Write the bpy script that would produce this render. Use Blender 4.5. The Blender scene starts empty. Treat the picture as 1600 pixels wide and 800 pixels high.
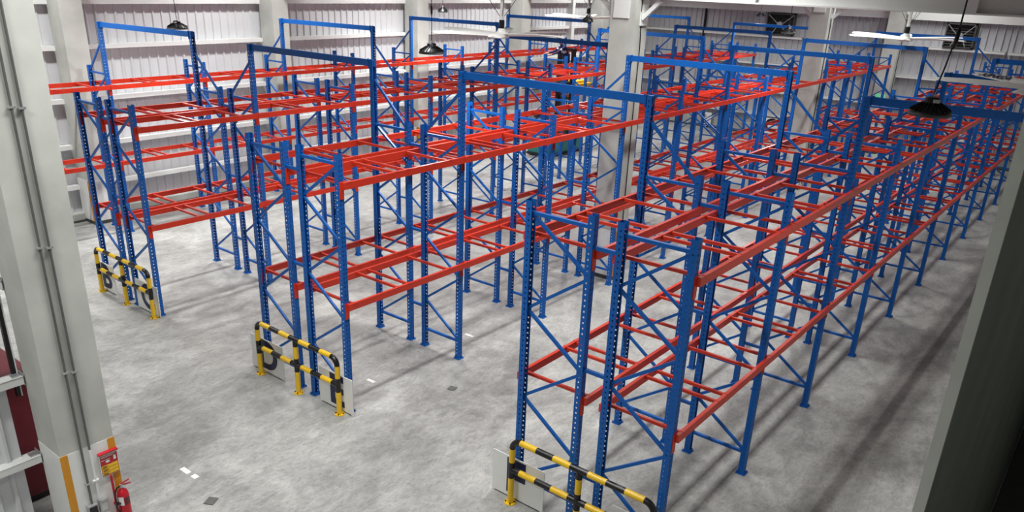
import bpy, bmesh, math, random
from mathutils import Vector, Matrix
random.seed(7)
SC = bpy.context.scene
COL = SC.collection
S = 2.79                                   # pitch of the rack frames along Y

# ---------------------------------------------------------------- camera
cd = bpy.data.cameras.new('camera')
cam = bpy.data.objects.new('camera', cd); COL.objects.link(cam)
cd.sensor_width = 36.0
cd.lens = 36.0 * 1234.49 / 1600.0
cd.shift_x = 13.62 / 1600.0
cd.shift_y = 83.91 / 1600.0
cd.clip_end = 200
R = Vector((0.77845619, 0.62681128, 0.03337049)); U = Vector((-0.26732006, 0.28295351, 0.92112827)); F = Vector((-0.56793129, 0.72597861, -0.38782614))
cam.matrix_world = Matrix(((R.x, U.x, -F.x, 7.1055), (R.y, U.y, -F.y, -4.9163), (R.z, U.z, -F.z, 6.9547), (0, 0, 0, 1)))
SC.camera = cam

# ---------------------------------------------------------------- light and exposure
w = bpy.data.worlds.new('world'); SC.world = w; w.use_nodes = True
w.node_tree.nodes['Background'].inputs[0].default_value = (0.9, 0.95, 1, 1)
w.node_tree.nodes['Background'].inputs[1].default_value = 0.35
SC.view_settings.view_transform = 'Standard'; SC.view_settings.look = 'None'
SC.view_settings.gamma = 1.0; SC.view_settings.use_curve_mapping = False
SC.view_settings.exposure = 0.08
def roof_light(x, y0, y1, power, z=9.2, wd=0.45, spread=118):
    d = bpy.data.lights.new('roof_light', 'AREA'); d.shape = 'RECTANGLE'; d.size = wd; d.size_y = y1 - y0; d.energy = power
    d.color = (1.0, 1.0, 0.965); d.spread = math.radians(spread)
    o = bpy.data.objects.new('roof_light', d); o.location = (x, (y0 + y1) / 2, z); COL.objects.link(o)
for y in (-3.0, 3.2, 9.8, 16.4, 23.0, 29.6): roof_light(-13.2, y - 0.5, y + 0.5, 350, 9.4, 0.5)      # over the wall aisle
for y in (8.0, 19.0, 30.0): roof_light(-6.3, y - 1, y + 1, 130)                                    # over the second aisle, few
for y, p in ((-5.5, 300), (1.0, 330), (9.0, 360), (17.0, 370), (25.0, 320), (32.0, 230)): roof_light(-0.6, y - 2, y + 2, p * 1.05, spread=138)
roof_light(4.2, -8.0, -5.5, 130, spread=150)  # unseen lamp, added to brighten the near edge of the partition
roof_light(9.4, -6, 8, 75, 9.0, spread=170)                              # unseen dim lamp, added to lift the partition's dark side

# ---------------------------------------------------------------- materials
def mat(name, color, rough=0.5, metal=0.0, var=0.0, scale=6.0, spec=0.5, bump=0.0, emit=None, es=1.0):
    m = bpy.data.materials.new(name); m.use_nodes = True
    nt = m.node_tree; b = nt.nodes['Principled BSDF']
    b.inputs['Roughness'].default_value = rough; b.inputs['Metallic'].default_value = metal
    b.inputs['Specular IOR Level'].default_value = spec
    if var > 0:
        tc = nt.nodes.new('ShaderNodeTexCoord'); n = nt.nodes.new('ShaderNodeTexNoise')
        n.inputs['Scale'].default_value = scale; n.inputs['Detail'].default_value = 5
        r = nt.nodes.new('ShaderNodeValToRGB')
        r.color_ramp.elements[0].position = 0.3; r.color_ramp.elements[1].position = 0.7
        r.color_ramp.elements[0].color = tuple(c * (1 - var) for c in color) + (1,)
        r.color_ramp.elements[1].color = tuple(min(1, c * (1 + var)) for c in color) + (1,)
        nt.links.new(tc.outputs['Object'], n.inputs['Vector']); nt.links.new(n.outputs['Fac'], r.inputs['Fac'])
        nt.links.new(r.outputs['Color'], b.inputs['Base Color'])
        if bump:
            bp = nt.nodes.new('ShaderNodeBump'); bp.inputs['Strength'].default_value = bump; bp.inputs['Distance'].default_value = 0.01
            nt.links.new(n.outputs['Fac'], bp.inputs['Height']); nt.links.new(bp.outputs['Normal'], b.inputs['Normal'])
    else:
        b.inputs['Base Color'].default_value = tuple(color) + (1,)
    if emit:
        b.inputs['Emission Color'].default_value = tuple(emit) + (1,); b.inputs['Emission Strength'].default_value = es
    return m
BLUE = mat('blue_paint', (0.005, 0.105, 0.42), 0.4, var=0.06, scale=3, spec=0.3)
RED = mat('red_paint', (0.60, 0.034, 0.012), 0.33, var=0.07, scale=3, spec=0.45)
WSHEET = mat('white_sheet', (0.63, 0.64, 0.665), 0.42, var=0.03, scale=1.5)
GSHEET = mat('grey_sheet', (0.44, 0.445, 0.47), 0.45, var=0.04, scale=1.2)
GIRT = mat('white_steel', (0.74, 0.75, 0.74), 0.4, var=0.03, scale=2)
CONC = mat('column_concrete', (0.50, 0.51, 0.48), 0.75, var=0.13, scale=1.6, bump=0.1)
KERB = mat('kerb_concrete', (0.36, 0.37, 0.35), 0.8, var=0.15, scale=2)
WPAINT = mat('white_paint', (0.78, 0.79, 0.78), 0.5, var=0.02)
OCHRE = mat('ochre_paint', (0.62, 0.26, 0.01), 0.5, var=0.05)
DARK = mat('dark_grey_metal', (0.05, 0.052, 0.05), 0.5, var=0.1)
CONDUIT = mat('grey_conduit', (0.13, 0.135, 0.13), 0.45, metal=0.3, var=0.08)
BLACK = mat('black_paint', (0.006, 0.006, 0.007), 0.35, var=0.1)
YEL = mat('yellow_paint', (0.83, 0.52, 0.015), 0.35, var=0.04)
NAVY = mat('navy_print', (0.012, 0.018, 0.07), 0.5)
PLATE = mat('white_board', (0.80, 0.81, 0.80), 0.45, var=0.02)
MAROON = mat('maroon_paint', (0.13, 0.012, 0.02), 0.35, var=0.08)
EXTRED = mat('extinguisher_red', (0.45, 0.008, 0.02), 0.3)
GALV = mat('galvanised_steel', (0.5, 0.51, 0.52), 0.35, metal=0.7, var=0.1)
TEAL = mat('teal_paint', (0.02, 0.20, 0.19), 0.4, var=0.05)
WALLSHADE = mat('shaded_wall', (0.20, 0.215, 0.185), 0.95, var=0.1, scale=2, spec=0.0)  # shade of the partition's inner side, put into the colour
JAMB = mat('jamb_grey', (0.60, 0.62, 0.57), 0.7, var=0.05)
EGREEN = mat('exit_green', (0.02, 0.35, 0.12), 0.4, emit=(0.05, 0.8, 0.3), es=0.6)
CEIL = mat('roof_sheet', (0.18, 0.18, 0.175), 0.6, var=0.03)
FANW = mat('fan_white', (0.88, 0.88, 0.86), 0.4)
TAPE = mat('white_tape', (0.78, 0.79, 0.78), 0.5)
SKIN = mat('skin', (0.50, 0.27, 0.18), 0.5)
CLOTH = mat('navy_cloth', (0.012, 0.016, 0.085), 0.85, var=0.2, scale=12)
TROUS = mat('black_cloth', (0.008, 0.008, 0.011), 0.9, var=0.2, scale=12)
HAIR = mat('black_hair', (0.006, 0.005, 0.005), 0.7)
REFL = mat('reflective_tape', (0.62, 0.63, 0.65), 0.3)
GLOW = mat('lamp_lens', (0.9, 0.9, 0.9), 0.4, emit=(1, 0.98, 0.94), es=6)
def floor_material():
    m = bpy.data.materials.new('polished_concrete'); m.use_nodes = True
    nt = m.node_tree; L = nt.links; b = nt.nodes['Principled BSDF']; N = nt.nodes.new
    tc = N('ShaderNodeTexCoord')
    def noise(sc, det, rough, dist, sx=1, sy=1):
        mp = N('ShaderNodeMapping'); mp.inputs['Scale'].default_value = (sx, sy, 1); mp.inputs['Rotation'].default_value = (0, 0, 0.35)
        L.new(tc.outputs['Object'], mp.inputs['Vector'])
        n = N('ShaderNodeTexNoise'); n.inputs['Scale'].default_value = sc; n.inputs['Detail'].default_value = det
        n.inputs['Roughness'].default_value = rough; n.inputs['Distortion'].default_value = dist
        L.new(mp.outputs['Vector'], n.inputs['Vector']); return n
    def ramp(n, p0, c0, p1, c1):
        r = N('ShaderNodeValToRGB'); e = r.color_ramp.elements
        e[0].position = p0; e[0].color = (c0, c0, c0 * 0.985, 1); e[1].position = p1; e[1].color = (c1, c1, c1 * 0.985, 1)
        L.new(n.outputs['Fac'], r.inputs['Fac']); return r
    def mix(kind, f, a, c):
        x = N('ShaderNodeMix'); x.data_type = 'RGBA'; x.blend_type = kind; x.inputs[0].default_value = f
        L.new(a, x.inputs[6]); L.new(c, x.inputs[7]); return x.outputs[2]
    big = noise(0.42, 7, 0.62, 0.9); mid = noise(1.3, 8, 0.7, 1.6, 1.0, 0.55); fine = noise(9, 7, 0.75, 1.2, 1.0, 0.5)
    c = mix('MIX', 0.5, ramp(big, 0.36, 0.16, 0.66, 0.50).outputs['Color'], ramp(mid, 0.34, 0.19, 0.70, 0.50).outputs['Color'])
    c = mix('OVERLAY', 0.48, c, ramp(fine, 0.32, 0.26, 0.70, 0.76).outputs['Color'])
    spk = noise(26, 5, 0.8, 0.6, 1.0, 0.5)
    c = mix('MULTIPLY', 0.55, c, ramp(spk, 0.33, 0.35, 0.46, 1.0).outputs['Color'])
    L.new(c, b.inputs['Base Color'])
    rr = N('ShaderNodeMapRange'); rr.inputs['To Min'].default_value = 0.28; rr.inputs['To Max'].default_value = 0.52
    L.new(mid.outputs['Fac'], rr.inputs['Value']); L.new(rr.outputs['Result'], b.inputs['Roughness'])
    b.inputs['Specular IOR Level'].default_value = 0.4
    return m
FLOOR = floor_material()

# ---------------------------------------------------------------- mesh helpers
class MB:
    def __init__(s): s.v = []; s.f = []; s.m = []
    def add(s, verts, faces, mi=0):
        k = len(s.v); s.v += [tuple(p) for p in verts]
        for f in faces: s.f.append(tuple(i + k for i in f)); s.m.append(mi)
        return s
    def box(s, x0, x1, y0, y1, z0, z1, mi=0):
        return s.add([(x0, y0, z0), (x1, y0, z0), (x1, y1, z0), (x0, y1, z0), (x0, y0, z1), (x1, y0, z1), (x1, y1, z1), (x0, y1, z1)],
                     [(0, 3, 2, 1), (4, 5, 6, 7), (0, 1, 5, 4), (1, 2, 6, 5), (2, 3, 7, 6), (3, 0, 4, 7)], mi)
    def bar(s, p, q, wd, ht, up=(0, 0, 1), mi=0):           # rectangular bar from p to q
        p = Vector(p); q = Vector(q); d = (q - p).normalized(); up = Vector(up)
        if abs(d.dot(up)) > 0.98: up = Vector((0, 1, 0))
        a = d.cross(up).normalized(); b = a.cross(d).normalized()
        c = [a * sx * wd / 2 + b * sy * ht / 2 for sx, sy in ((-1, -1), (1, -1), (1, 1), (-1, 1))]
        return s.add([p + k for k in c] + [q + k for k in c], [(0, 1, 2, 3), (7, 6, 5, 4), (0, 4, 5, 1), (1, 5, 6, 2), (2, 6, 7, 3), (3, 7, 4, 0)], mi)
    def tube(s, pts, r, n=10, mi=0, caps=True, rs=None):
        pts = [Vector(p) for p in pts]; rings = []
        ref = None
        for i, p in enumerate(pts):
            d = (pts[min(i + 1, len(pts) - 1)] - pts[max(i - 1, 0)]).normalized()
            if ref is None: ref = Vector((0, 0, 1)) if abs(d.z) < 0.9 else Vector((0, 1, 0))
            a = d.cross(ref).normalized(); b = a.cross(d).normalized(); ref = b
            rr = rs[i] if rs else r
            rings.append([p + (a * math.cos(t) + b * math.sin(t)) * rr for t in (2 * math.pi * k / n for k in range(n))])
        vs = [v for rg in rings for v in rg]; fs = []
        for i in range(len(pts) - 1):
            for k in range(n): fs.append((i * n + k, i * n + (k + 1) % n, (i + 1) * n + (k + 1) % n, (i + 1) * n + k))
        if caps: fs.append(tuple(range(n - 1, -1, -1))); fs.append(tuple((len(pts) - 1) * n + k for k in range(n)))
        return s.add(vs, fs, mi)
    def lathe(s, prof, n=24, c=(0, 0, 0), mi=0, caps=True):            # prof: (radius, z) from one end to the other
        vs = []; fs = []
        for r, z in prof:
            for k in range(n):
                t = 2 * math.pi * k / n; vs.append((c[0] + r * math.cos(t), c[1] + r * math.sin(t), c[2] + z))
        for i in range(len(prof) - 1):
            for k in range(n): fs.append((i * n + k, i * n + (k + 1) % n, (i + 1) * n + (k + 1) % n, (i + 1) * n + k))
        if caps: fs.append(tuple(range(n - 1, -1, -1))); fs.append(tuple((len(prof) - 1) * n + k for k in range(n)))
        return s.add(vs, fs, mi)
    def quad(s, a, b, c, d, mi=0): return s.add([a, b, c, d], [(0, 1, 2, 3)], mi)
    def mesh(s, name, *mats, smooth=False):
        me = bpy.data.meshes.new(name); me.from_pydata(s.v, [], s.f)
        for m in mats: me.materials.append(m)
        me.polygons.foreach_set('material_index', s.m)
        if smooth:
            me.polygons.foreach_set('use_smooth', [True] * len(s.f))
        me.update(); return me
def put(name, me, parent=None, loc=(0, 0, 0), rot=(0, 0, 0)):
    o = bpy.data.objects.new(name, me); COL.objects.link(o); o.location = loc; o.rotation_euler = rot
    if parent: o.parent = parent
    return o
def tag(o, label=None, cat=None, group=None, kind=None):
    if label: o['label'] = label
    if cat: o['category'] = cat
    if group: o['group'] = group
    if kind: o['kind'] = kind
    return o
def thing(name, label, cat, loc=(0, 0, 0), rz=0, group=None):
    return tag(put(name, None, None, loc, (0, 0, rz)), label, cat, group)
def smooth_by_angle(me, deg=40):
    bm = bmesh.new(); bm.from_mesh(me); lim = math.radians(deg)
    for f in bm.faces: f.smooth = True
    for e in bm.edges:
        if len(e.link_faces) == 2 and e.calc_face_angle(0) > lim: e.smooth = False
    bm.to_mesh(me); bm.free(); return me
def text_mesh(txt, size, mt, ext=0.004, off=0.0):
    cu = bpy.data.curves.new('letter', 'FONT'); cu.body = txt; cu.size = size; cu.extrude = ext; cu.offset = off
    cu.align_x = 'CENTER'; cu.align_y = 'CENTER'
    o = bpy.data.objects.new('tmp', cu); COL.objects.link(o)
    me = bpy.data.meshes.new_from_object(o.evaluated_get(bpy.context.evaluated_depsgraph_get()))
    bpy.data.objects.remove(o); me.materials.clear(); me.materials.append(mt); return me

# ---------------------------------------------------------------- building shell
XW, YF, ZR = -16.4, 35.2, 9.6
fl = tag(put('floor', MB().box(XW - 0.3, 12, -14.3, YF + 0.3, -0.2, 0).mesh('floor', FLOOR)), 'grey polished concrete warehouse floor with cloudy swirls', kind='structure')
tag(put('ceiling', MB().box(XW - 0.3, 12, -14.3, YF + 0.3, ZR, ZR + 0.1).mesh('ceiling', CEIL)), kind='structure')
tag(put('wall_back', MB().box(XW - 0.3, 12, -14.3, -14.2, 0, ZR).mesh('wall_back', KERB)), kind='structure')
tag(put('wall_office', MB().box(11.9, 12, -14.2, YF, 0, ZR).mesh('wall_office', WALLSHADE)), kind='structure')
# partition of the viewing gallery: its lit end and shaded inner side, both put into the colours, close the picture on the right
tag(put('wall_right', MB().box(6.848, 6.882, -2.32, YF, 0, ZR, 0).box(6.8815, 6.884, -2.3195, YF, 0, ZR, 1).mesh('wall_right', JAMB, WALLSHADE)), 'dark gallery partition wall with a lit grey edge', kind='structure')

tag(put('gallery_shade_sheet', MB().box(6.90, 11.9, -2.3, YF, 0.0, 0.03).mesh('gallery_shade_sheet', DARK)), 'dark sheet added to shade the floor behind the gallery partition', kind='structure')  # added sheet, its dark colour stands in for shade on the floor

def corrugated(length, height, pitch=0.278, depth=0.04):                # runs along +X (local), ribs towards +Y
    prof = []; t = 0.0
    while t < length - 1e-4:
        e = min(length, t + pitch)
        for dx, dy in ((0, 0), (pitch - 0.085, 0), (pitch - 0.06, depth), (pitch - 0.025, depth)):
            if t + dx < e: prof.append((t + dx, dy))
        t = e
    prof.append((length, 0))
    mb = MB()
    for a, b in zip(prof[:-1], prof[1:]):
        mb.quad((a[0], a[1], 0), (b[0], b[1], 0), (b[0], b[1], height), (a[0], a[1], height))
    return mb
def girt_mesh(length):                                       # C-section girt along +X, opening to the wall
    return MB().box(0, length, 0.0, 0.19, 0.09, 0.12).box(0, length, 0.165, 0.19, 0.0, 0.12).box(0, length, 0.0, 0.19, 0.0, 0.018)
# left wall
wl = tag(put('wall_left', MB().box(XW - 0.3, XW - 0.05, -14.2, YF, 0, ZR).mesh('wall_left', WSHEET)), 'white corrugated sheet side wall with horizontal steel rails', kind='structure')
put('kerb', MB().box(XW - 0.06, -16.12, -14.2, YF, 0.06, 0.24, 0).box(XW - 0.06, -16.10, -14.2, YF, 0, 0.06, 1).mesh('kerb', KERB, DARK), wl)
YC = [4.92 + 6.57 * k for k in range(-3, 5)]                 # fronts of the wall columns, one sheet bay each
sh = corrugated(6.57, ZR - 0.2).mesh('sheet', WSHEET); gm = girt_mesh(6.57 - 0.62).mesh('girt', GIRT)
for y in YC[:-1] + [YC[-1]]:
    n = YF - y if y == YC[-1] else 6.57
    if y < -14.2: continue
    me = sh if n > 6.5 else corrugated(n, ZR - 0.2).mesh('sheet', WSHEET)
    g2 = gm if n > 6.5 else girt_mesh(max(n - 0.62, 0.5)).mesh('girt', GIRT)
    put('corrugated_sheet', me, wl, (XW, y + n, 0.2), (0, 0, -math.pi / 2))
    for z in (0.93, 2.07, 3.33, 4.73, 5.9, 7.2):
        put('girt', g2, wl, (XW + 0.03, y + n, z), (0, 0, -math.pi / 2))
put('wind_post', MB().box(XW + 0.03, -16.05, 29.32, 29.55, 0.2, ZR).mesh('wind_post', GIRT), wl)
# far wall
wf = tag(put('wall_far', MB().box(XW - 0.3, 12, YF + 0.05, YF + 0.3, 0, ZR).mesh('wall_far', WSHEET)), 'grey corrugated end wall with horizontal rails', kind='structure')
put('kerb', MB().box(XW, 6.84, YF - 0.25, YF + 0.05, 0.08, 0.5, 0).box(XW, 6.84, YF - 0.27, YF + 0.05, 0, 0.08, 1).mesh('kerb', KERB, DARK), wf)
XS = [-16.4, -11.75, -6.6, -2.5, 1.9, 6.84]
for x0, x1 in zip(XS[:-1], XS[1:]):
    put('corrugated_sheet', corrugated(x1 - x0 - 0.03, ZR - 0.4, 0.30, 0.06).mesh('sheet', GSHEET), wf, (x1 - 0.03, YF, 0.4), (0, 0, math.pi))
    g2 = girt_mesh(x1 - x0 - 0.1).mesh('girt', GIRT)
    for z in (0.95, 2.1, 3.38, 4.66): put('girt', g2, wf, (x1 - 0.05, YF - 0.03, z), (0, 0, math.pi))
put('downpipe', MB().tube([(-11.76, YF - 0.13, 0.5), (-11.76, YF - 0.13, ZR)], 0.06, 8).mesh('downpipe', BLACK), wf)
put('lintel', MB().box(XW, 6.84, YF - 0.22, YF - 0.02, 5.84, 6.16).mesh('lintel', GIRT), wf)

# concrete columns -----------------------------------------------------------------
def column(x0, x1, y0, y1, cable=True):                      # concrete shaft, white base with ochre corner strips
    o = put('concrete_column', MB().box(x0, x1, y0, y1, 1.28, ZR).mesh('shaft', CONC)); tag(o, kind='structure')
    put('painted_base', MB().box(x0 - 0.004, x1 + 0.004, y0 - 0.004, y1 + 0.004, 0.1, 1.28).mesh('painted_base', WPAINT), o)
    put('base_skirting', MB().box(x0 - 0.007, x1 + 0.007, y0 - 0.007, y1 + 0.007, 0, 0.1).mesh('skirting', DARK), o)
    for ya, yb in ((y0 - 0.006, y0 + 0.085), (y1 - 0.085, y1 + 0.006)):
        put('corner_strip', MB().box(x1 + 0.002, x1 + 0.009, ya, yb, 0.1, 1.28).mesh('corner_strip', OCHRE), o)
    if x0 < -16:
        put('corner_strip', MB().box(x1 - 0.10, x1 + 0.004, y0 - 0.011, y0 - 0.005, 0.1, 1.28).mesh('corner_strip', OCHRE), o)
    return o
cols = []
WORD = ['concrete wall column of the side wall behind the large near column', 'first concrete wall column at the near end of the side wall', 'second concrete wall column along the side wall from the near end', 'third concrete wall column along the side wall from the near end', 'fourth concrete wall column along the side wall from the near end', 'last concrete wall column near the far corner of the side wall']
for y, t_ in zip(YC[2:], WORD): tag(column(-16.22, -15.53, y, y + 0.6), t_)
near = tag(column(-2.85, -2.25, -1.77, -1.10), 'large concrete column with white base, conduits and extinguisher')
midc = tag(column(-2.93, -2.29, 11.45, 12.02), 'concrete column standing inside the E rack row')
col3 = tag(column(-2.93, -2.29, 24.65, 25.2), 'concrete column rising among the far rack rows')
col4 = tag(column(-2.80, -2.15, 34.35, 34.95), 'concrete column standing before the end wall')
for c, x, y0, y1 in ((midc, -2.29, 11.45, 12.02), (col3, -2.29, 24.65, 25.2), (col4, -2.15, 34.35, 34.95)):
    put('cable', MB().tube([(x + 0.015, (y0 + y1) / 2, 0.2), (x + 0.015, (y0 + y1) / 2, 4.4), (x + 0.015, (y0 + y1) / 2 + 0.02, 5.6), (x + 0.02, (y0 + y1) / 2 - 0.06, 6.4), (x + 0.02, (y0 + y1) / 2 - 0.06, 7.4)], 0.013, 6).mesh('cable', BLACK), c)
    put('bracket_plate', MB().box(x - 0.55, x - 0.15, y0 - 0.03, y0 - 0.002, 6.2, 6.6).mesh('bracket', GIRT), c)
    put('bracket_plate', MB().box(x + 0.002, x + 0.03, y1 - 0.35, y1 - 0.05, 6.05, 6.5).mesh('bracket', GIRT), c)

# roof beams ------------------------------------------------------------------------
def roof_beam(y, z, h, label, mt):
    x0, x1 = XW + 0.05, 6.84
    o = tag(put('roof_beam', MB().box(x0, x1, y - 0.13, y + 0.13, z, z + 0.03).box(x0, x1, y - 0.012, y + 0.012, z, z + h).box(x0, x1, y - 0.13, y + 0.13, z + h, z + h + 0.03).mesh('roof_beam', mt)), label, kind='structure')
    for x in (-12.5, -8.5, -4.6, 0.3, 4.3):
        put('stiffener', MB().box(x - 0.03, x + 0.03, y - 0.12, y + 0.12, z + 0.03, z + h).mesh('stiffener', mt), o)
    return o
roof_beam(11.75, 6.62, 0.7, 'grey steel roof beam crossing above the racks', GIRT)
roof_beam(24.92, 6.42, 0.6, 'white steel roof beam carried by the far column', GIRT)
for (x, y, z) in ((-2.29, 24.92, 6.42), (-2.29, 11.75, 6.62), (-2.93, 24.92, 6.42), (-2.93, 11.75, 6.62)):
    sx = 1 if x > -2.6 else -1
    tag(put('trim_1', MB().bar((x + sx * 0.02, y, z - 0.42), (x + sx * 0.45, y, z - 0.02), 0.09, 0.09).mesh('knee_brace', GIRT)), kind='structure')

# ---------------------------------------------------------------- pallet racks
T, P = 4.43, 5.45
def post_mesh(h):                                            # perforated open channel: web towards +X, 0.10 wide
    mb = MB(); n = int(h / 0.075)
    zb = [0.0]
    for k in range(n): zb += [0.03 + k * 0.075, 0.052 + k * 0.075]
    zb = [z for z in zb if z < h - 0.01] + [h]
    xw, xb, hw = 0.045, -0.045, 0.05
    for i, (a, b) in enumerate(zip(zb[:-1], zb[1:])):
        hole = i % 2 == 1
        for (y0, y1, solid) in ([(-0.05, -0.035, 1), (-0.035, -0.017, 0), (-0.017, 0.017, 1), (0.017, 0.035, 0), (0.035, 0.05, 1)] if hole else [(-0.05, 0.05, 1)]):
            if solid: mb.quad((xw, y0, a), (xw, y1, a), (xw, y1, b), (xw, y0, b))
        for sy in (-hw, hw):
            for (x0, x1, solid) in ([(xb, -0.012, 1), (-0.012, 0.006, 0), (0.006, xw, 1)] if hole else [(xb, xw, 1)]):
                if solid: mb.quad((x0, sy, a), (x1, sy, a), (x1, sy, b), (x0, sy, b))
    for sy in (-1, 1):
        mb.quad((xb, sy * hw, 0), (xb, sy * 0.033, 0), (xb, sy * 0.033, h), (xb, sy * hw, h))
        mb.quad((xb, sy * 0.033, 0), (xb + 0.014, sy * 0.033, 0), (xb + 0.014, sy * 0.033, h), (xb, sy * 0.033, h))
    mb.add([(xw + 0.002, -0.006, 0.1), (xw + 0.002, 0.006, 0.1), (xw + 0.002, 0.006, h - 0.05), (xw + 0.002, -0.006, h - 0.05)], [(0, 1, 2, 3)])
    return mb.mesh('post', BLUE)
D = 0.915
PW = 5.56                                                     # ties over the wall aisle sit a little higher
M_POST = {0: post_mesh(T - 0.01), 1: post_mesh(P - 0.01), 2: post_mesh(PW - 0.01)}
M_FOOT = MB().box(-0.075, 0.075, -0.075, 0.075, 0, 0.01).box(-0.06, -0.045, -0.06, 0.06, 0.01, 0.05).lathe([(0.012, 0.01), (0.012, 0.035)], 6, (0.06, 0.055, 0)).lathe([(0.012, 0.01), (0.012, 0.035)], 6, (0.06, -0.055, 0)).mesh('base_plate', BLUE)
M_HOR = MB().bar((0.02, 0, 0), (D - 0.02, 0, 0), 0.045, 0.045).mesh('horizontal_brace', BLUE)
M_DUP = MB().bar((0.0, 0.0, 0), (D, 0.0, 0.645), 0.035, 0.042).mesh('diagonal_brace', BLUE)
M_DDN = MB().bar((0.0, 0.0, 0), (D, 0.0, -0.645), 0.035, 0.042).mesh('diagonal_brace', BLUE)
M_BEAM = MB().box(-0.025, 0.025, 0.004, S - 0.004, -0.11, 0).box(-0.025, -0.005, 0.05, S - 0.05, -0.035, -0.03).mesh('load_beam', RED)
M_CONN = MB().box(-0.006, 0.010, -0.04, 0.04, -0.26, 0.01).mesh('beam_connector', RED)
M_BAR = {}
def bar_mesh(l):
    k = round(l, 3)
    if k not in M_BAR: M_BAR[k] = MB().box(0.0, l, -0.02, 0.02, -0.05, -0.008).box(-0.03, 0.03, -0.022, 0.022, -0.008, 0.004).box(l - 0.03, l + 0.03, -0.022, 0.022, -0.008, 0.004).mesh('cross_bar', RED)
    return M_BAR[k]
M_SPACER = MB().bar((0, 0, 0), (0.31, 0, 0), 0.04, 0.05).mesh('row_spacer', BLUE)
M_GOOSE = MB().bar((0.02, 0, T - 0.14), (D - 0.04, 0, P - 0.36), 0.035, 0.045).mesh('outrigger_brace', BLUE)
M_GOOSE2 = MB().bar((D - 0.02, 0, T - 0.14), (0.04, 0, P - 0.36), 0.035, 0.045).mesh('outrigger_brace', BLUE)
NZ = [0.37 + 0.65 * k for k in range(7)]                     # brace nodes
def rack_row(x1, frames, yoff, start_right, tall, tall_side, label, spacer=False):
    """x1: axis of the post on the -X side; frames: frame numbers; tall: frames whose aisle post is long"""
    y0 = frames[0] * S + yoff
    row = thing('pallet_rack', label, 'pallet rack', (x1, y0, 0), 0, 'pallet rack rows')
    for n in frames:
        y = n * S + yoff - y0
        for side in (0, 1):
            long = (2 if x1 < -10 else 1) if (n in tall and side == tall_side) else 0
            p = put('upright_post', M_POST[long], row, (side * D, y, 0.01), (0, 0, 0 if side else math.pi))
            put('base_plate', M_FOOT, p, (0, 0, -0.01))
        for z in (NZ[0], NZ[6]): put('horizontal_brace', M_HOR, row, (0, y, z))
        right = start_right
        for k in range(6, 0, -1):                            # zigzag from the top down
            if right: put('diagonal_brace', M_DUP, row, (0, y + 0.012, NZ[k - 1]))
            else: put('diagonal_brace', M_DDN, row, (0, y + 0.012, NZ[k]))
            right = not right
        if n in tall: put('outrigger_brace', M_GOOSE if tall_side else M_GOOSE2, row, (0, y, 0))
        if spacer:
            for z in (0.85, 2.4, 4.03): put('row_spacer', M_SPACER, row, (-0.36, y, z))
    xa, xb = -0.045 - 0.036, D + 0.045 + 0.036
    for n in frames[:-1]:
        y = n * S + yoff - y0
        for z in (2.0, 4.0):
            for x, rz in ((xb, 0), (xa, math.pi)):
                if rz: b = put('load_beam', M_BEAM, row, (x, y + S, z), (0, 0, rz))
                else: b = put('load_beam', M_BEAM, row, (x, y, z))
                for yy in (0.0, S): put('beam_connector', M_CONN, b, (-0.034, yy + (0.002 if yy == 0 else -0.002), 0))
            for t in (0.045, 0.405, 0.495, 0.86):
                put('cross_bar', bar_mesh(xb - xa), row, (xa, y + t * S, z))
    return row
XA, XB, XC, XD, XE, XF, XG = -15.205, -10.496, -9.179, -4.416, -3.098, 1.461, 2.779
fr = list(range(1, 13))
rack_row(XA, list(range(1, 13)), -0.1 * S, True, {2, 4, 6, 8, 11}, 1, 'single blue and red pallet rack row along the corrugated side wall')
rack_row(XB, fr, 0, False, {2, 4, 6, 8, 11}, 0, 'blue and red pallet rack row standing behind the B sign')
rack_row(XC, fr, 0, True, {2, 5, 7, 9, 11}, 1, 'blue and red pallet rack row standing behind the C sign', True)
rack_row(XD, fr, 0, False, {2, 5, 7, 9, 11}, 0, 'blue and red pallet rack row standing behind the D sign')
rack_row(XE, fr, 0, True, {2, 4, 6, 8, 11}, 1, 'blue and red pallet rack row standing behind the E sign', True)
rack_row(XF, fr, 0, False, {2, 4, 6, 8, 11}, 0, 'blue and red pallet rack row standing behind the F sign')
rack_row(XG, fr, 0, True, {3, 5, 7}, 1, 'blue and red pallet rack row nearest the dark partition, beside the F row', True)

# tie beams over the aisles
ORD = ['first', 'second', 'third', 'fourth', 'fifth']
def tie(x0, x1, y, label, y1=None, P=P):
    y1 = y if y1 is None else y1
    o = tag(put('tie_beam', MB().bar((x0 - 0.05, y, P - 0.06), (x1 + 0.05, y1, P - 0.06), 0.05, 0.12).mesh('tie_beam', BLUE)), label, 'beam', 'blue tie beams over the aisles')
    for x, yy, s in ((x0, y, 1), (x1, y1, -1)):
        put('end_plate', MB().box(x + s * 0.05 - 0.006, x + s * 0.05 + 0.006, yy - 0.065, yy + 0.065, P - 0.16, P + 0.01).lathe([(0.014, 0), (0.014, 0.02)], 6, (x + s * 0.09, yy - 0.03, P - 0.0)).mesh('end_plate', BLUE), o)
for k, n in enumerate((2, 4, 6, 8, 11)): tie(XA + D, XB, (n - 0.1) * S + 0.12 * 0, '%s blue tie beam over the aisle between wall row and B row, counted from near end' % ORD[k], n * S, PW)
for k, n in enumerate((2, 5, 7, 9, 11)): tie(XC + D, XD, n * S, '%s blue tie beam over the aisle between C and D rows, counted from near end' % ORD[k])
for k, n in enumerate((2, 4, 6, 8, 11)): tie(XE + D, XF, n * S, '%s blue tie beam over the aisle between E and F rows, counted from near end' % ORD[k])
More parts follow.
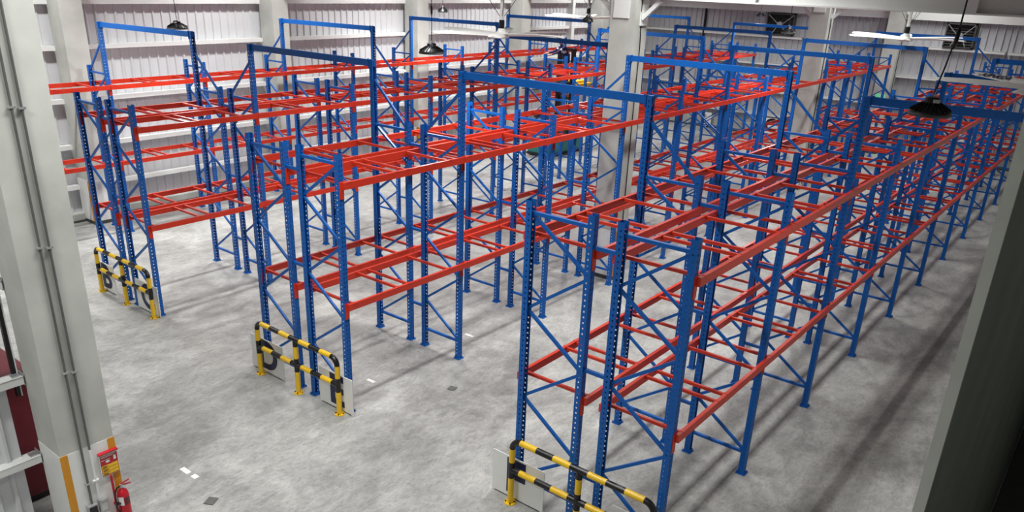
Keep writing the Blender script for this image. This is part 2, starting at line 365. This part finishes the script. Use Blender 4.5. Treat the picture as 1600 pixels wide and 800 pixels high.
for k, n in enumerate((3, 5, 7)): tie(XG + D, 6.79, n * S, '%s blue tie beam from the last rack row to the partition, counted from near end' % ORD[k])

# ---------------------------------------------------------------- crash guards and letter signs
def guard(xs, y, label):
    g = thing('crash_guard', label, 'guard rail', (xs[0], y, 0), 0, 'striped crash guards')
    W = xs[2] - xs[0]; m = xs[1] - xs[0]; r = 0.045; H = 1.05; M = 0.56; B = 0.14
    def seg(mb, p, q, cuts, cols):
        p = Vector(p); q = Vector(q)
        for a, b, c in zip(cuts[:-1], cuts[1:], cols): mb.tube([p.lerp(q, a), p.lerp(q, b)], r, 14, c, False)
    top = MB()
    bend = [(B - B * math.cos(t), 0, H - B + B * math.sin(t)) for t in [math.pi / 2 * k / 6 for k in range(7)]]
    top.tube(bend, r, 14, 1, False)
    top.tube([(W - x, 0, z) for x, _, z in bend], r, 14, 1, False)
    seg(top, (B, 0, H), (W - B, 0, H), [k / 7 for k in range(8)], [0, 1, 0, 1, 0, 1, 0])
    put('top_rail', smooth_by_angle(top.mesh('top_rail', YEL, BLACK)), g)
    mid = MB()
    for a, b in ((0, m), (m, W)): seg(mid, (a, 0, M), (b, 0, M), [0, 0.13, 0.38, 0.62, 0.87, 1], [1, 0, 1, 0, 1])
    put('mid_rail', smooth_by_angle(mid.mesh('mid_rail', YEL, BLACK)), g)
    for x, top_z in ((0, H - B), (m, H), (W, H - B)):
        pm = MB(); c = [0, (M - 0.13) / top_z, (M + 0.13) / top_z, (M + 0.36) / top_z, 1]
        seg(pm, (x, 0, 0), (x, 0, top_z), c, [0, 1, 0, 1] if x == m else [0, 1, 0, 0])
        p = put('guard_post', smooth_by_angle(pm.mesh('guard_post', YEL, BLACK)), g)
        fm = MB().lathe([(0.085, 0), (0.085, 0.014)], 20, (x, 0, 0))
        put('floor_flange', fm.mesh('floor_flange', YEL), p)
        bm_ = MB()
        for a in (0.6, 2.2, 3.7, 5.3): bm_.lathe([(0.012, 0.014), (0.012, 0.03)], 6, (x + 0.066 * math.cos(a), 0.066 * math.sin(a), 0))
        put('anchor_bolts', bm_.mesh('anchor_bolts', BLACK), p)
    return g
GY = 2.61
guard((-10.48, -9.36, -8.23), GY, 'yellow and black tube guard in front of the B and C signs')
guard((-4.45, -3.34, -2.24), GY, 'yellow and black tube guard in front of the D and E signs')
guard((1.47, 2.58, 3.69), GY, 'yellow and black tube guard before the F sign, cut by the lower edge')
def letter_sign(ch, x0, x1, lx, lean=0.0):
    s = thing('letter_sign', 'white floor board with dark letter %s behind striped guard' % ch, 'sign', (x0, GY + 0.09, 0.0))
    wd = x1 - x0
    put('board', MB().box(0, wd, 0, 0.012, 0.005, 0.69).mesh('board', PLATE), s)
    me = text_mesh(ch, 0.78, NAVY, 0.003, 0.022)
    put('letter', me, s, (lx - x0, -0.003, 0.345), (math.pi / 2, 0, 0))
    put('stand_foot', MB().box(0.05, wd - 0.05, 0.0, 0.013, 0.0, 0.02).mesh('stand_foot', GALV), s)
letter_sign('B', -10.83, -9.98, -10.36)
letter_sign('C', -9.03, -8.12, -8.56)
letter_sign('D', -4.82, -3.86, -4.32)
letter_sign('E', -2.85, -1.99, -2.40)
letter_sign('F', 1.06, 1.97, 1.47)
letter_sign('G', 3.06, 3.93, 3.5)

# ---------------------------------------------------------------- fittings on the near column
FX = -2.25
def pipe(y, z0, z1, mt, label, clips):
    o = tag(put('conduit', smooth_by_angle(MB().tube([(FX + 0.022, y, z0), (FX + 0.022, y, z1)], 0.014, 10).mesh('conduit', mt))), label, 'conduit', 'conduits up the concrete column')
    for z in clips:
        put('saddle_clip', MB().box(FX + 0.001, FX + 0.04, y - 0.035, y + 0.035, z - 0.012, z + 0.012).lathe([(0.008, 0), (0.008, 0.012)], 6, (FX + 0.04, y + 0.03, z)).mesh('clip', GALV), o)
    return o
pipe(-1.52, 0.46, 8.6, CONDUIT, 'dark conduit up the column into the closed switch box', (0.77, 2.37, 3.96, 5.52))
c2 = pipe(-1.42, 1.24, 8.6, CONDUIT, 'second conduit up the column with a white painted foot', (2.35, 3.94, 5.5))
put('painted_foot', MB().tube([(FX + 0.022, -1.42, 0.5), (FX + 0.022, -1.42, 1.24)], 0.0145, 10).box(FX + 0.004, FX + 0.04, -1.455, -1.385, 0.76, 0.784).mesh('painted_foot', WPAINT), c2)
sb = thing('switch_box', 'dark fronted switch box low on the column base', 'switch box', (FX, -1.53, 0.28))
put('box', MB().box(0.005, 0.07, -0.06, 0.06, 0, 0.18).mesh('box', GALV), sb); put('front', MB().box(0.07, 0.076, -0.05, 0.05, 0.02, 0.16).mesh('front', BLACK), sb)
sb = thing('socket_box', 'grey weatherproof socket box with open hood beside the switch box', 'socket', (FX, -1.385, 0.27))
put('box', MB().box(0.005, 0.06, -0.055, 0.055, 0, 0.2).mesh('box', GALV), sb)
put('hood', MB().bar((0.06, 0, 0.20), (0.13, 0, 0.245), 0.11, 0.012).mesh('hood', GALV), sb); put('socket_face', MB().box(0.06, 0.066, -0.035, 0.035, 0.04, 0.15).mesh('socket_face', WPAINT), sb)
# sign
fs = thing('extinguisher_sign', 'red and yellow fire extinguisher notice fixed to the column base', 'sign', (FX, -1.215, 0.77))
put('board', MB().box(0.02, 0.028, -0.12, 0.12, 0.0, 0.34).mesh('board', PLATE), fs)
put('header_panel', MB().box(0.028, 0.030, -0.112, 0.112, 0.165, 0.30).mesh('header', EXTRED), fs)
put('folded_top', MB().bar((0.0, 0, 0.345), (0.05, 0, 0.335), 0.25, 0.02).mesh('folded_top', EXTRED), fs)
put('border', MB().box(0.028, 0.0295, -0.112, 0.112, 0.006, 0.165).mesh('border', EXTRED), fs)
lines = MB()
for z0 in (0.015, 0.065, 0.115):
    put('instruction_panel', MB().box(0.0295, 0.0312, -0.105, 0.105, z0, z0 + 0.042).mesh('panel', YEL), fs)
    for k in range(3): lines.box(0.0312, 0.0322, -0.095, -0.095 + random.uniform(0.05, 0.10), z0 + 0.006 + 0.012 * k, z0 + 0.011 + 0.012 * k)
put('instruction_print', lines.mesh('print', BLACK), fs)
wl_ = MB()
for z, a, b in ((0.285, -0.10, 0.09), (0.272, -0.10, 0.05), (0.235, -0.10, 0.02)): wl_.box(0.030, 0.0312, a, b, z, z + 0.006)
wl_.box(0.030, 0.0312, 0.06, 0.09, 0.20, 0.265); wl_.lathe([(0.0, 0.030), (0.028, 0.0305), (0.0, 0.0312)], 12)
pr = MB(); 
for v, f in ((wl_.v, wl_.f),): pr.add([p if i < 32 else (p[2], p[0] - 0.02, p[1] * 0.6 + 0.205) for i, p in enumerate(v)], f)
put('header_print', pr.mesh('print', PLATE), fs)
tag(put('sign_pole', MB().tube([(FX + 0.05, -1.235, 0.05), (FX + 0.05, -1.235, 0.77)], 0.016, 8).box(FX + 0.004, FX + 0.05, -1.25, -1.22, 0.3, 0.33).mesh('sign_pole', EXTRED)), 'thin red pole below the extinguisher notice', 'pole')
fe = thing('fire_extinguisher', 'red fire extinguisher hanging on the concrete column', 'fire extinguisher', (FX + 0.13, -1.165, 0.04))
put('cylinder_body', smooth_by_angle(MB().lathe([(0.06, 0), (0.075, 0.015), (0.075, 0.44), (0.06, 0.49), (0.03, 0.515), (0.02, 0.54)], 24).mesh('body', EXTRED)), fe)
put('valve', MB().lathe([(0.022, 0.535), (0.022, 0.575)], 12).box(-0.02, 0.03, -0.012, 0.012, 0.56, 0.59).mesh('valve', GALV), fe)
put('lever', MB().bar((0.0, 0, 0.595), (0.06, 0.085, 0.655), 0.02, 0.012).bar((0.0, 0, 0.575), (0.07, 0.10, 0.60), 0.02, 0.012).mesh('lever', EXTRED), fe)
put('hose', smooth_by_angle(MB().tube([(0, -0.02, 0.565), (0.02, -0.07, 0.57), (0.03, -0.105, 0.52), (0.035, -0.115, 0.40), (0.035, -0.11, 0.28), (0.04, -0.085, 0.20)], 0.011, 8).mesh('hose', BLACK)), fe)
put('hose_clip', MB().box(0.0, 0.05, -0.10, -0.06, 0.33, 0.35).mesh('clip', BLACK), fe)
lb = MB()
for k in range(6):
    a, b = -1.35 + 0.16 * k, -1.35 + 0.16 * (k + 1)
    lb.quad((0.0765 * math.cos(a), 0.0765 * math.sin(a), 0.3), (0.0765 * math.cos(b), 0.0765 * math.sin(b), 0.3), (0.0765 * math.cos(b), 0.0765 * math.sin(b), 0.43), (0.0765 * math.cos(a), 0.0765 * math.sin(a), 0.43))
put('label_plate', lb.mesh('label_plate', PLATE), fe)
lb = MB()
for k in range(8):
    a, b = -0.30 + 0.16 * k, -0.30 + 0.16 * (k + 1)
    lb.quad((0.0765 * math.cos(a), 0.0765 * math.sin(a), 0.3), (0.0765 * math.cos(b), 0.0765 * math.sin(b), 0.3), (0.0765 * math.cos(b), 0.0765 * math.sin(b), 0.41), (0.0765 * math.cos(a), 0.0765 * math.sin(a), 0.41))
put('dark_label', lb.mesh('dark_label', MAROON), fe)

# ---------------------------------------------------------------- rail wall beside the near column
rw = tag(put('wall_partition', MB().box(-2.95, -2.82, -9.0, -1.775, 0.0, 0.12).mesh('sill', KERB)), 'low corrugated partition with white steel rails beside the column', kind='structure')
g2 = MB().box(0, 7.2, -0.09, 0.09, 0.085, 0.1).box(0, 7.2, 0.07, 0.09, 0, 0.1).box(0, 7.2, -0.09, -0.07, 0, 0.1).mesh('girt', GIRT)
for z in (0.98, 2.12, 3.38):
    g = put('girt', g2, rw, (-2.90, -1.78, z), (0, 0, -math.pi / 2))
    put('girt_cleat', MB().box(0.0, 0.012, -0.09, 0.09, -0.02, 0.14).box(0.02, 0.12, -0.05, 0.05, 0.1, 0.118).mesh('cleat', GALV), g)
me = corrugated(6.8, 0.86, 0.2).mesh('sheet', WSHEET); put('corrugated_sheet', me, rw, (-2.96, -1.97, 0.12), (0, 0, -math.pi / 2))
me = corrugated(6.8, 1.04, 0.2).mesh('sheet', WSHEET); put('corrugated_sheet', me, rw, (-2.96, -1.965, 1.08), (0, 0, -math.pi / 2))
put('channel_post', MB().box(-2.99, -2.93, -1.86, -1.80, 1.92, 3.6, 0).box(-2.93, -2.925, -1.815, -1.80, 1.92, 3.6, 1).mesh('channel_post', BLACK, GIRT), rw)
mr = thing('steel_cabinet', 'maroon steel cabinet standing behind the low partition', 'cabinet', (-4.1, -2.3, 0))
put('body', MB().box(-0.6, 0.62, -0.9, 0.82, 0.12, 1.98).mesh('body', MAROON), mr); put('plinth', MB().box(-0.55, 0.57, -0.85, 0.77, 0, 0.12).mesh('plinth', BLACK), mr)
put('door_panel', MB().box(0.62, 0.635, -0.04, 0.78, 0.2, 1.9).mesh('door_panel', MAROON), mr); put('door_panel', MB().box(0.62, 0.635, -0.86, -0.06, 0.2, 1.9).mesh('door_panel', MAROON), mr)

# ---------------------------------------------------------------- lamps
def lamp(x, y, z, d, label, energy=60, sway=0.0):
    t = thing('high_bay_lamp', label, 'lamp', (x, y, z), 0.3, 'black high-bay lamps'); r = d / 2
    put('reflector', smooth_by_angle(MB().lathe([(r * 0.97, -0.002), (r, 0.0), (r * 0.98, 0.02), (r * 0.75, 0.06), (r * 0.42, 0.10), (r * 0.40, 0.115)], 28).mesh('reflector', BLACK), 30), t)
    fins = MB()
    for k in range(20):
        a = 2 * math.pi * k / 20; c, s = math.cos(a), math.sin(a)
        fins.bar((r * 0.40 * c, r * 0.40 * s, 0.11), (r * 0.95 * c, r * 0.95 * s, 0.03), 0.006, 0.03)
    put('cooling_fins', fins.mesh('cooling_fins', BLACK), t)
    put('driver', MB().lathe([(r * 0.36, 0.115), (r * 0.36, 0.16), (r * 0.28, 0.175)], 16).mesh('driver', BLACK), t)
    put('driver_label', MB().box(0.0, r * 0.3, -r * 0.37, -r * 0.355, 0.118, 0.155).mesh('driver_label', GALV), t)
    put('rim', MB().lathe([(r * 0.99, -0.028), (r * 1.015, -0.026), (r * 1.02, -0.004), (r * 1.0, 0.006)], 28, caps=False).mesh('rim', DARK), t)
    put('lens', MB().lathe([(r * 0.9, -0.008), (r * 0.9, -0.004)], 24).mesh('lens', GLOW), t)
    put('hook', MB().tube([(0, 0, 0.175), (0.018, 0, 0.20), (0, 0, 0.235), (-0.016, 0, 0.21), (0, 0, 0.185)], 0.006, 6).mesh('hook', GALV), t)
    put('cord', MB().tube([(0, 0, 0.22), (sway * 0.3, 0.01, 0.5), (sway * 0.6, 0, 0.9), (sway, 0, ZR - z)], 0.009, 6).mesh('cord', BLACK), t)
    put('cord_joint', MB().tube([(sway * 0.5, 0.004, 0.68), (sway * 0.55, 0.002, 0.74), (sway * 0.6, 0, 0.86), (sway * 0.62, 0, 0.9)], 0.02, 8, rs=[0.01, 0.022, 0.022, 0.01]).mesh('cord_joint', BLACK), t)
    ld = bpy.data.lights.new('lamp_light', 'AREA'); ld.shape = 'DISK'; ld.size = d * 0.85; ld.energy = energy; ld.color = (1, 0.98, 0.95)
    put('lamp_light', ld, t, (0, 0, -0.03))
lamp(5.22, 5.05, 5.72, 0.44, 'large black high-bay lamp hanging before the last rack row', 25, 0.16)
lamp(-4.30, 7.05, 5.53, 0.5, 'black finned high-bay lamp hanging beside the white ceiling fan', 90)
lamp(-12.49, 6.40, 5.50, 0.5, 'black high-bay lamp hanging behind the first tie beam at the side wall', 90, -0.05)
lamp(-13.43, 17.21, 5.75, 0.36, 'small black high-bay lamp hanging high before the side wall', 90)
lamp(-7.81, 18.03, 5.73, 0.36, 'black high-bay lamp hanging at the end of the fourth wall-aisle tie beam', 90)
lamp(-7.33, 31.2, 5.75, 0.36, 'tiny black high-bay lamp hanging before the end wall', 90)
lamp(-1.72, 19.44, 5.73, 0.40, 'high-bay lamp hanging before the dark exhaust fan', 90)

# ---------------------------------------------------------------- ceiling fans
def fan(x, y, z, R_, a0, label, brand=False):
    t = thing('ceiling_fan', label, 'fan', (x, y, z), 0, 'large white ceiling fans')
    put('hub', smooth_by_angle(MB().lathe([(0.10, -0.07), (0.19, -0.05), (0.21, -0.01), (0.21, 0.05), (0.12, 0.08), (0.08, 0.16)], 24).mesh('hub', FANW), 30), t)
    put('motor', MB().lathe([(0.07, 0.14), (0.07, 0.34), (0.05, 0.36)], 14).mesh('motor', BLACK), t)
    put('drop_pipe', MB().tube([(0, 0, 0.34), (0, 0, ZR - z)], 0.05, 10).mesh('drop_pipe', FANW), t)
    put('mount_frame', MB().box(-0.28, 0.28, -0.04, 0.04, 1.0, 1.05).box(-0.04, 0.04, -0.28, 0.28, 1.0, 1.05).mesh('mount_frame', GALV), t)
    for k in range(4):
        a = math.pi / 4 + k * math.pi / 2
        put('guy_wire', MB().tube([(0.06 * math.cos(a), 0.06 * math.sin(a), 0.45), (1.6 * math.cos(a), 1.6 * math.sin(a), 2.6)], 0.008, 5).mesh('guy_wire', DARK), t)
    prof = lambda u: (0.13 + 0.09 * math.sin(min(u * 2.2, 1.57)) - 0.08 * u)
    mb = MB(); n = 14
    for i in range(n + 1):
        u = i / n; r = 0.17 + (R_ - 0.17) * u; c = prof(u) * (1 if i < n else 0.55); tw = math.radians(-17 + 8 * u); zz = 0.02 + 0.05 * math.sin(u * 1.9)
        for (dy, dz) in ((-1, -0.02), (-0.3, 0.022), (0.5, 0.018), (1, 0.0), (0.5, -0.012), (-0.3, -0.006)):
            yy = dy * c; mb.v.append((r, yy * math.cos(tw), zz + yy * math.sin(tw) + dz))
    for i in range(n):
        for k in range(6): mb.f.append((i * 6 + k, i * 6 + (k + 1) % 6, (i + 1) * 6 + (k + 1) % 6, (i + 1) * 6 + k)); mb.m.append(0)
    mb.f.append(tuple(range(5, -1, -1))); mb.m.append(0); mb.f.append(tuple(n * 6 + k for k in range(6))); mb.m.append(0)
    me = smooth_by_angle(mb.mesh('blade', FANW), 50)
    for k in range(6):
        b = put('blade', me, t, (0, 0, 0), (0, 0, math.radians(a0 + 60 * k)))
        if brand and k == brand - 1:
            put('lettering', text_mesh('XINGA', 0.22, NAVY, 0.001, 0.006), b, (R_ * 0.71, 0.07, 0.079), (math.radians(12.4), 0, math.pi))
    return t
fan(-5.93, 11.27, 5.62, 1.82, 3, 'white ceiling fan hanging over the aisle between C and D rows')
fan(-10.41, 22.05, 5.62, 1.74, -5, 'white ceiling fan hanging near the side wall beyond the B row')
fan(0.75, 22.66, 5.62, 1.80, 43, 'white ceiling fan hanging before the end wall columns')
fan(5.85, 11.2, 5.54, 1.80, 20, 'white ceiling fan hanging over the last rack row beside the partition', 3)

# ---------------------------------------------------------------- end wall fittings
def exhaust(x0, x1, z0, z1, label):
    t = thing('exhaust_fan', label, 'exhaust fan', ((x0 + x1) / 2, YF - 0.03, z0), 0, 'square wall exhaust fans'); w2 = (x1 - x0) / 2; h = z1 - z0
    put('housing', MB().box(-w2, w2, -0.25, -0.22, 0, 0.06).box(-w2, w2, -0.25, -0.22, h - 0.06, h).box(-w2, -w2 + 0.06, -0.25, -0.22, 0, h).box(w2 - 0.06, w2, -0.25, -0.22, 0, h).box(-w2, w2, -0.03, 0.0, 0, h).box(-w2, -w2 + 0.02, -0.22, -0.03, 0, h).box(w2 - 0.02, w2, -0.22, -0.03, 0, h).box(-w2, w2, -0.22, -0.03, h - 0.02, h).box(-w2, w2, -0.22, -0.03, 0, 0.02).mesh('housing', DARK), t)
    sl = MB().bar((-w2 + 0.05, -0.12, 0), (w2 - 0.05, -0.12, 0), 0.10, 0.012, (0, 0.6, 0.8)).mesh('louvre_slat', DARK)
    k = 0.12
    while k < h - 0.08: put('louvre_slat', sl, t, (0, 0, k)); k += 0.105
    put('motor', MB().lathe([(0.0, -0.1), (0.13, -0.09), (0.13, 0.09), (0.0, 0.1)], 16).mesh('motor', GALV), t, (0, -0.22, h * 0.5), (math.pi / 2, 0, 0))
    for sx in (-1, 1): put('motor_strut', MB().bar((sx * 0.08, -0.235, h * 0.5), (sx * (w2 - 0.05), -0.235, h - 0.06), 0.03, 0.03).mesh('strut', GALV), t); put('motor_strut', MB().bar((sx * 0.08, -0.235, h * 0.5), (sx * w2 * 0.5, -0.235, 0.05), 0.03, 0.03).mesh('strut', GALV), t)
exhaust(-8.48, -7.12, 4.80, 5.80, 'dark square exhaust fan above the D row end')
exhaust(-0.56, 0.60, 4.80, 5.80, 'dark square exhaust fan with pale motor behind the hanging lamp cord')
ex = thing('exit_sign', 'small green exit sign on the column at the end wall', 'sign', (-2.47, 34.33, 2.5))
put('housing', MB().box(-0.21, 0.21, -0.03, 0.0, 0, 0.17).mesh('housing', PLATE), ex); put('green_panel', MB().box(-0.19, 0.19, -0.034, -0.03, 0.015, 0.155).mesh('green_panel', EGREEN), ex)
put('running_figure', MB().box(-0.03, 0.03, -0.037, -0.034, 0.05, 0.13).bar((0, -0.036, 0.06), (-0.06, -0.036, 0.03), 0.004, 0.02).mesh('figure', PLATE), ex)
put('door_symbol', MB().box(-0.15, -0.08, -0.037, -0.034, 0.04, 0.12).mesh('door_symbol', PLATE), ex)
put('arrow_symbol', MB().box(0.08, 0.15, -0.037, -0.034, 0.07, 0.09).mesh('arrow', PLATE), ex)
b = thing('wall_board', 'white board with a curved black mark at the end wall', 'board', (-7.45, YF - 0.42, 0.0))
put('board', MB().box(-0.42, 0.42, 0, 0.012, 0.16, 0.92).mesh('board', PLATE), b); put('curved_mark', text_mesh('C', 0.9, BLACK, 0.003, 0.02), b, (0.05, -0.004, 0.54), (math.pi / 2, 0, 0)); put('post', MB().box(-0.02, 0.02, 0.012, 0.04, 0, 0.9).mesh('post', GALV), b)
b = thing('wall_board', 'white board with a small grey emblem at the end wall', 'board', (-10.87, YF - 0.42, 0.0))
put('board', MB().box(-0.27, 0.27, 0, 0.012, 0.1, 0.78).mesh('board', PLATE), b); put('emblem', MB().lathe([(0.10, 0), (0.10, 0.004)], 18).mesh('emblem', KERB), b, (-0.1, -0.0005, 0.58), (math.pi / 2, 0, 0)); put('post', MB().box(-0.02, 0.02, 0.012, 0.04, 0, 0.7).mesh('post', GALV), b)

# ---------------------------------------------------------------- floor marks
def mark(x, y, rz, a, b2, label, mt, grp=None):
    tag(put('floor_tape' if mt is TAPE else 'floor_cover', MB().box(-a / 2, a / 2, -b2 / 2, b2 / 2, 0, 0.002 if mt is TAPE else 0.012).mesh('mark', mt), None, (x, y, 0.0005), (0, 0, rz)), label, 'tape' if mt is TAPE else 'floor cover', grp)
mark(-2.66, 0.0, 0.0, 0.20, 0.08, 'longer white tape strip on the floor by the column', TAPE)
mark(-2.42, 0.01, 0.0, 0.11, 0.08, 'shorter white tape strip on the floor by the column', TAPE)
mark(-2.74, 3.78, 0.0, 0.19, 0.07, 'white tape strip on the floor beside the E sign', TAPE)
mark(-2.73, 6.53, 0.0, 0.22, 0.07, 'white tape strip on the floor by the second E row frame', TAPE)
mark(-1.72, -0.17, 0.5, 0.14, 0.16, 'small metal floor cover near the lower edge', CONDUIT)
mark(-1.43, 4.57, 0.2, 0.14, 0.14, 'small dark floor cover in the aisle beyond the E sign', CONDUIT)

# ---------------------------------------------------------------- order picker truck and worker
tr = thing('order_picker', 'teal order picker truck with black mast and raised platform in wall aisle', 'forklift', (-12.55, 23.2, 0))
put('chassis', MB().box(-0.55, 0.55, -1.0, 1.5, 0.10, 0.55).box(-0.5, 0.5, 0.9, 1.45, 0.55, 0.95).mesh('chassis', TEAL), tr)
put('bumper', MB().box(-0.58, 0.58, -1.05, 1.55, 0.04, 0.14).mesh('bumper', BLACK), tr)
for sx in (-1, 1):
    put('wheel', MB().lathe([(0.09, -0.05), (0.10, -0.04), (0.10, 0.04), (0.09, 0.05)], 14).mesh('wheel', BLACK), tr, (sx * 0.4, -0.9, 0.10), (0, math.pi / 2, 0))
    put('mast_rail', MB().box(sx * 0.34 - 0.06, sx * 0.34 + 0.06, 0.62, 0.82, 0.4, 4.3).mesh('mast_rail', BLACK), tr)
    put('lift_chain', MB().box(sx * 0.16 - 0.02, sx * 0.16 + 0.02, 0.66, 0.70, 0.5, 4.1).mesh('lift_chain', DARK), tr)
for z in (1.2, 2.2, 3.3, 4.2): put('mast_crossbar', MB().box(-0.4, 0.4, 0.78, 0.84, z, z + 0.1).mesh('mast_crossbar', BLACK), tr)
pl = put('platform', MB().box(-0.5, 0.5, -1.05, 0.58, 2.90, 2.98).mesh('platform', BLACK), tr)
put('platform_rail', MB().tube([(0.48, -1.0, 2.94), (0.48, -1.0, 3.75), (0.48, 0.5, 3.75), (0.48, 0.5, 2.94)], 0.02, 8).mesh('platform_rail', BLACK), tr)
put('yellow_cover', MB().box(-0.45, 0.45, 0.9, 2.1, 2.55, 2.85).box(-0.3, 0.3, 1.0, 1.9, 2.85, 2.95).mesh('yellow_cover', YEL), tr)
put('control_column', MB().bar((0.3, -1.3, 0.4), (0.3, -1.2, 1.7), 0.08, 0.08).bar((0.15, -1.5, 1.75), (0.45, -0.95, 1.8), 0.3, 0.14).mesh('control_column', BLACK), tr)
for sx in (-0.25, 0.25): put('fork', MB().box(sx - 0.06, sx + 0.06, -1.9, -1.0, 2.82, 2.86).mesh('fork', DARK), tr)

def build_person():
    O = Vector((-12.25, 23.46, 2.98))
    # x: towards the wall row is negative; the body bends forward along -Y and -X and reaches to the beam
    J = dict(pel=(0, 0, 0.93), wst=(-0.03, -0.04, 1.12), che=(-0.08, -0.14, 1.36), nck=(-0.13, -0.24, 1.53), hd0=(-0.16, -0.29, 1.59), hd1=(-0.20, -0.36, 1.67), hd2=(-0.22, -0.40, 1.75),
             hl=(-0.07, 0.06, 0.90), kl=(-0.12, 0.02, 0.50), al=(-0.07, 0.10, 0.09), tl=(-0.20, 0.02, 0.045),
             hr=(0.09, -0.04, 0.90), kr=(0.08, -0.12, 0.50), ar=(0.12, -0.03, 0.09), trr=(0.02, -0.15, 0.045),
             sl=(-0.24, -0.05, 1.42), el=(-0.44, -0.26, 1.21), wl=(-0.64, -0.46, 1.13), ml=(-0.71, -0.51, 1.12),
             sr=(0.08, -0.25, 1.43), er=(-0.11, -0.51, 1.19), wr=(-0.34, -0.66, 1.10), mr=(-0.42, -0.70, 1.09))
    rad = dict(pel=.15, wst=.135, che=.155, nck=.06, hd0=.07, hd1=.10, hd2=.075, hl=.095, kl=.062, al=.045, tl=.04, hr=.095, kr=.062, ar=.045, trr=.04,
               sl=.068, el=.048, wl=.034, ml=.036, sr=.068, er=.048, wr=.034, mr=.036)
    E = [('pel', 'wst'), ('wst', 'che'), ('che', 'nck'), ('nck', 'hd0'), ('hd0', 'hd1'), ('hd1', 'hd2'), ('pel', 'hl'), ('hl', 'kl'), ('kl', 'al'), ('al', 'tl'), ('pel', 'hr'), ('hr', 'kr'), ('kr', 'ar'), ('ar', 'trr'),
         ('che', 'sl'), ('sl', 'el'), ('el', 'wl'), ('wl', 'ml'), ('che', 'sr'), ('sr', 'er'), ('er', 'wr'), ('wr', 'mr')]
    for h, d in (('ml', Vector((-0.8, -0.55, -0.1))), ('mr', Vector((-0.93, -0.35, -0.05)))):
        d.normalize(); sd = d.cross(Vector((0, 0, 1))).normalized(); base = Vector(J[h])
        for k, (off, ln) in enumerate(((-0.030, 0.060), (-0.010, 0.072), (0.010, 0.068), (0.030, 0.052))):
            a, b2 = '%sf%da' % (h, k), '%sf%db' % (h, k)
            J[a] = base + d * (0.02 + ln * 0.6) + sd * off; J[b2] = base + d * (0.02 + ln) + sd * off + Vector((0, 0, -0.03)); rad[a] = .009; rad[b2] = .008
            E += [(h, a), (a, b2)]
        s2 = -1 if h == 'ml' else 1
        J[h + 't'] = base + d * 0.03 - sd * 0.05 * s2; rad[h + 't'] = .010; E.append((h, h + 't'))
    names = list(J); me = bpy.data.meshes.new('skeleton'); me.from_pydata([tuple(J[n]) for n in names], [(names.index(a), names.index(b2)) for a, b2 in E], [])
    o = bpy.data.objects.new('tmp', me); COL.objects.link(o)
    sk = o.modifiers.new('skin', 'SKIN'); sub = o.modifiers.new('sub', 'SUBSURF'); sub.levels = 2; sub.render_levels = 2
    for n, sv in zip(names, me.skin_vertices[0].data): sv.radius = (rad[n], rad[n]); sv.use_root = n == 'pel'
    dg = bpy.context.evaluated_depsgraph_get(); body = bpy.data.meshes.new_from_object(o.evaluated_get(dg)); bpy.data.objects.remove(o)
    for m in (CLOTH, SKIN, TROUS, BLACK, REFL): body.materials.append(m)
    nk = Vector(J['nck']); up = (Vector(J['hd2']) - nk).normalized()
    for p in body.polygons:
        c = p.center; p.use_smooth = True
        if c.z < 0.13: i = 3
        elif (c - nk).dot(up) > 0.015 and (c - Vector(J['hd1'])).length < 0.24: i = 1
        elif min((c - Vector(J['ml'])).length, (c - Vector(J['mr'])).length, (c - Vector(J['wl'])).length + .04, (c - Vector(J['wr'])).length + .04) < 0.105: i = 1
        elif c.z < 1.0: i = 2
        else: i = 0
        if i == 0 and (c - nk).length < 0.6:
            for a, b2, t0, t1, rmax in (('wst', 'che', 0.45, 0.75, 0.3), ('sl', 'el', 0.40, 0.62, 0.10), ('sr', 'er', 0.40, 0.62, 0.10)):
                A = Vector(J[a]); V = Vector(J[b2]) - A; tt = (c - A).dot(V) / V.dot(V)
                if t0 < tt < t1 and (c - A - V * tt).length < rmax and (rmax < 0.2 or (c - A - V * tt).length < 0.185): i = 4
        p.material_index = i
    person = thing('person', 'person in navy work jacket with reflective band bending forward on raised platform', 'person', O)
    put('body', body, person)
    hc = Vector(J['hd1']); fw = Vector((-0.55, -0.80, -0.22)).normalized(); sd = fw.cross(Vector((0, 0, 1))).normalized(); u2 = sd.cross(fw).normalized()
    def at(a, b2, c): return hc + fw * a + sd * b2 + u2 * c
    fc = MB().tube([at(0.085, 0, 0.03), at(0.125, 0, -0.02), at(0.09, 0, -0.035)], 0.014, 8)
    put('nose', fc.mesh('nose', SKIN, smooth=True), person)
    for s2 in (-1, 1):
        put('eye', MB().lathe([(0, -0.01), (0.011, 0), (0, 0.01)], 8, at(0.09, s2 * 0.033, 0.02)).mesh('eye', BLACK), person)
        put('ear', MB().tube([at(-0.005, s2 * 0.098, 0.03), at(-0.012, s2 * 0.11, 0), at(0.0, s2 * 0.098, -0.035)], 0.014, 8).mesh('ear', SKIN, smooth=True), person)
    put('mouth', MB().tube([at(0.095, -0.022, -0.06), at(0.10, 0, -0.062), at(0.095, 0.022, -0.06)], 0.006, 6).mesh('mouth', MAROON), person)
    vs = []; fs_ = []; nu, nv = 18, 8
    for i in range(nv + 1):
        for k in range(nu):
            th = math.pi * 0.72 * i / nv; ph = 2 * math.pi * k / nu; rr = 0.118
            a, b2, c = math.sin(th) * math.cos(ph), math.sin(th) * math.sin(ph), math.cos(th)
            if a > 0.55 and c < 0.35: rr = 0.085
            vs.append(at(a * rr - 0.015, b2 * rr, c * rr + 0.015))
    for i in range(nv):
        for k in range(nu): fs_.append((i * nu + k, i * nu + (k + 1) % nu, (i + 1) * nu + (k + 1) % nu, (i + 1) * nu + k))
    put('hair', MB().add(vs, fs_).mesh('hair', HAIR, smooth=True), person)
build_person()
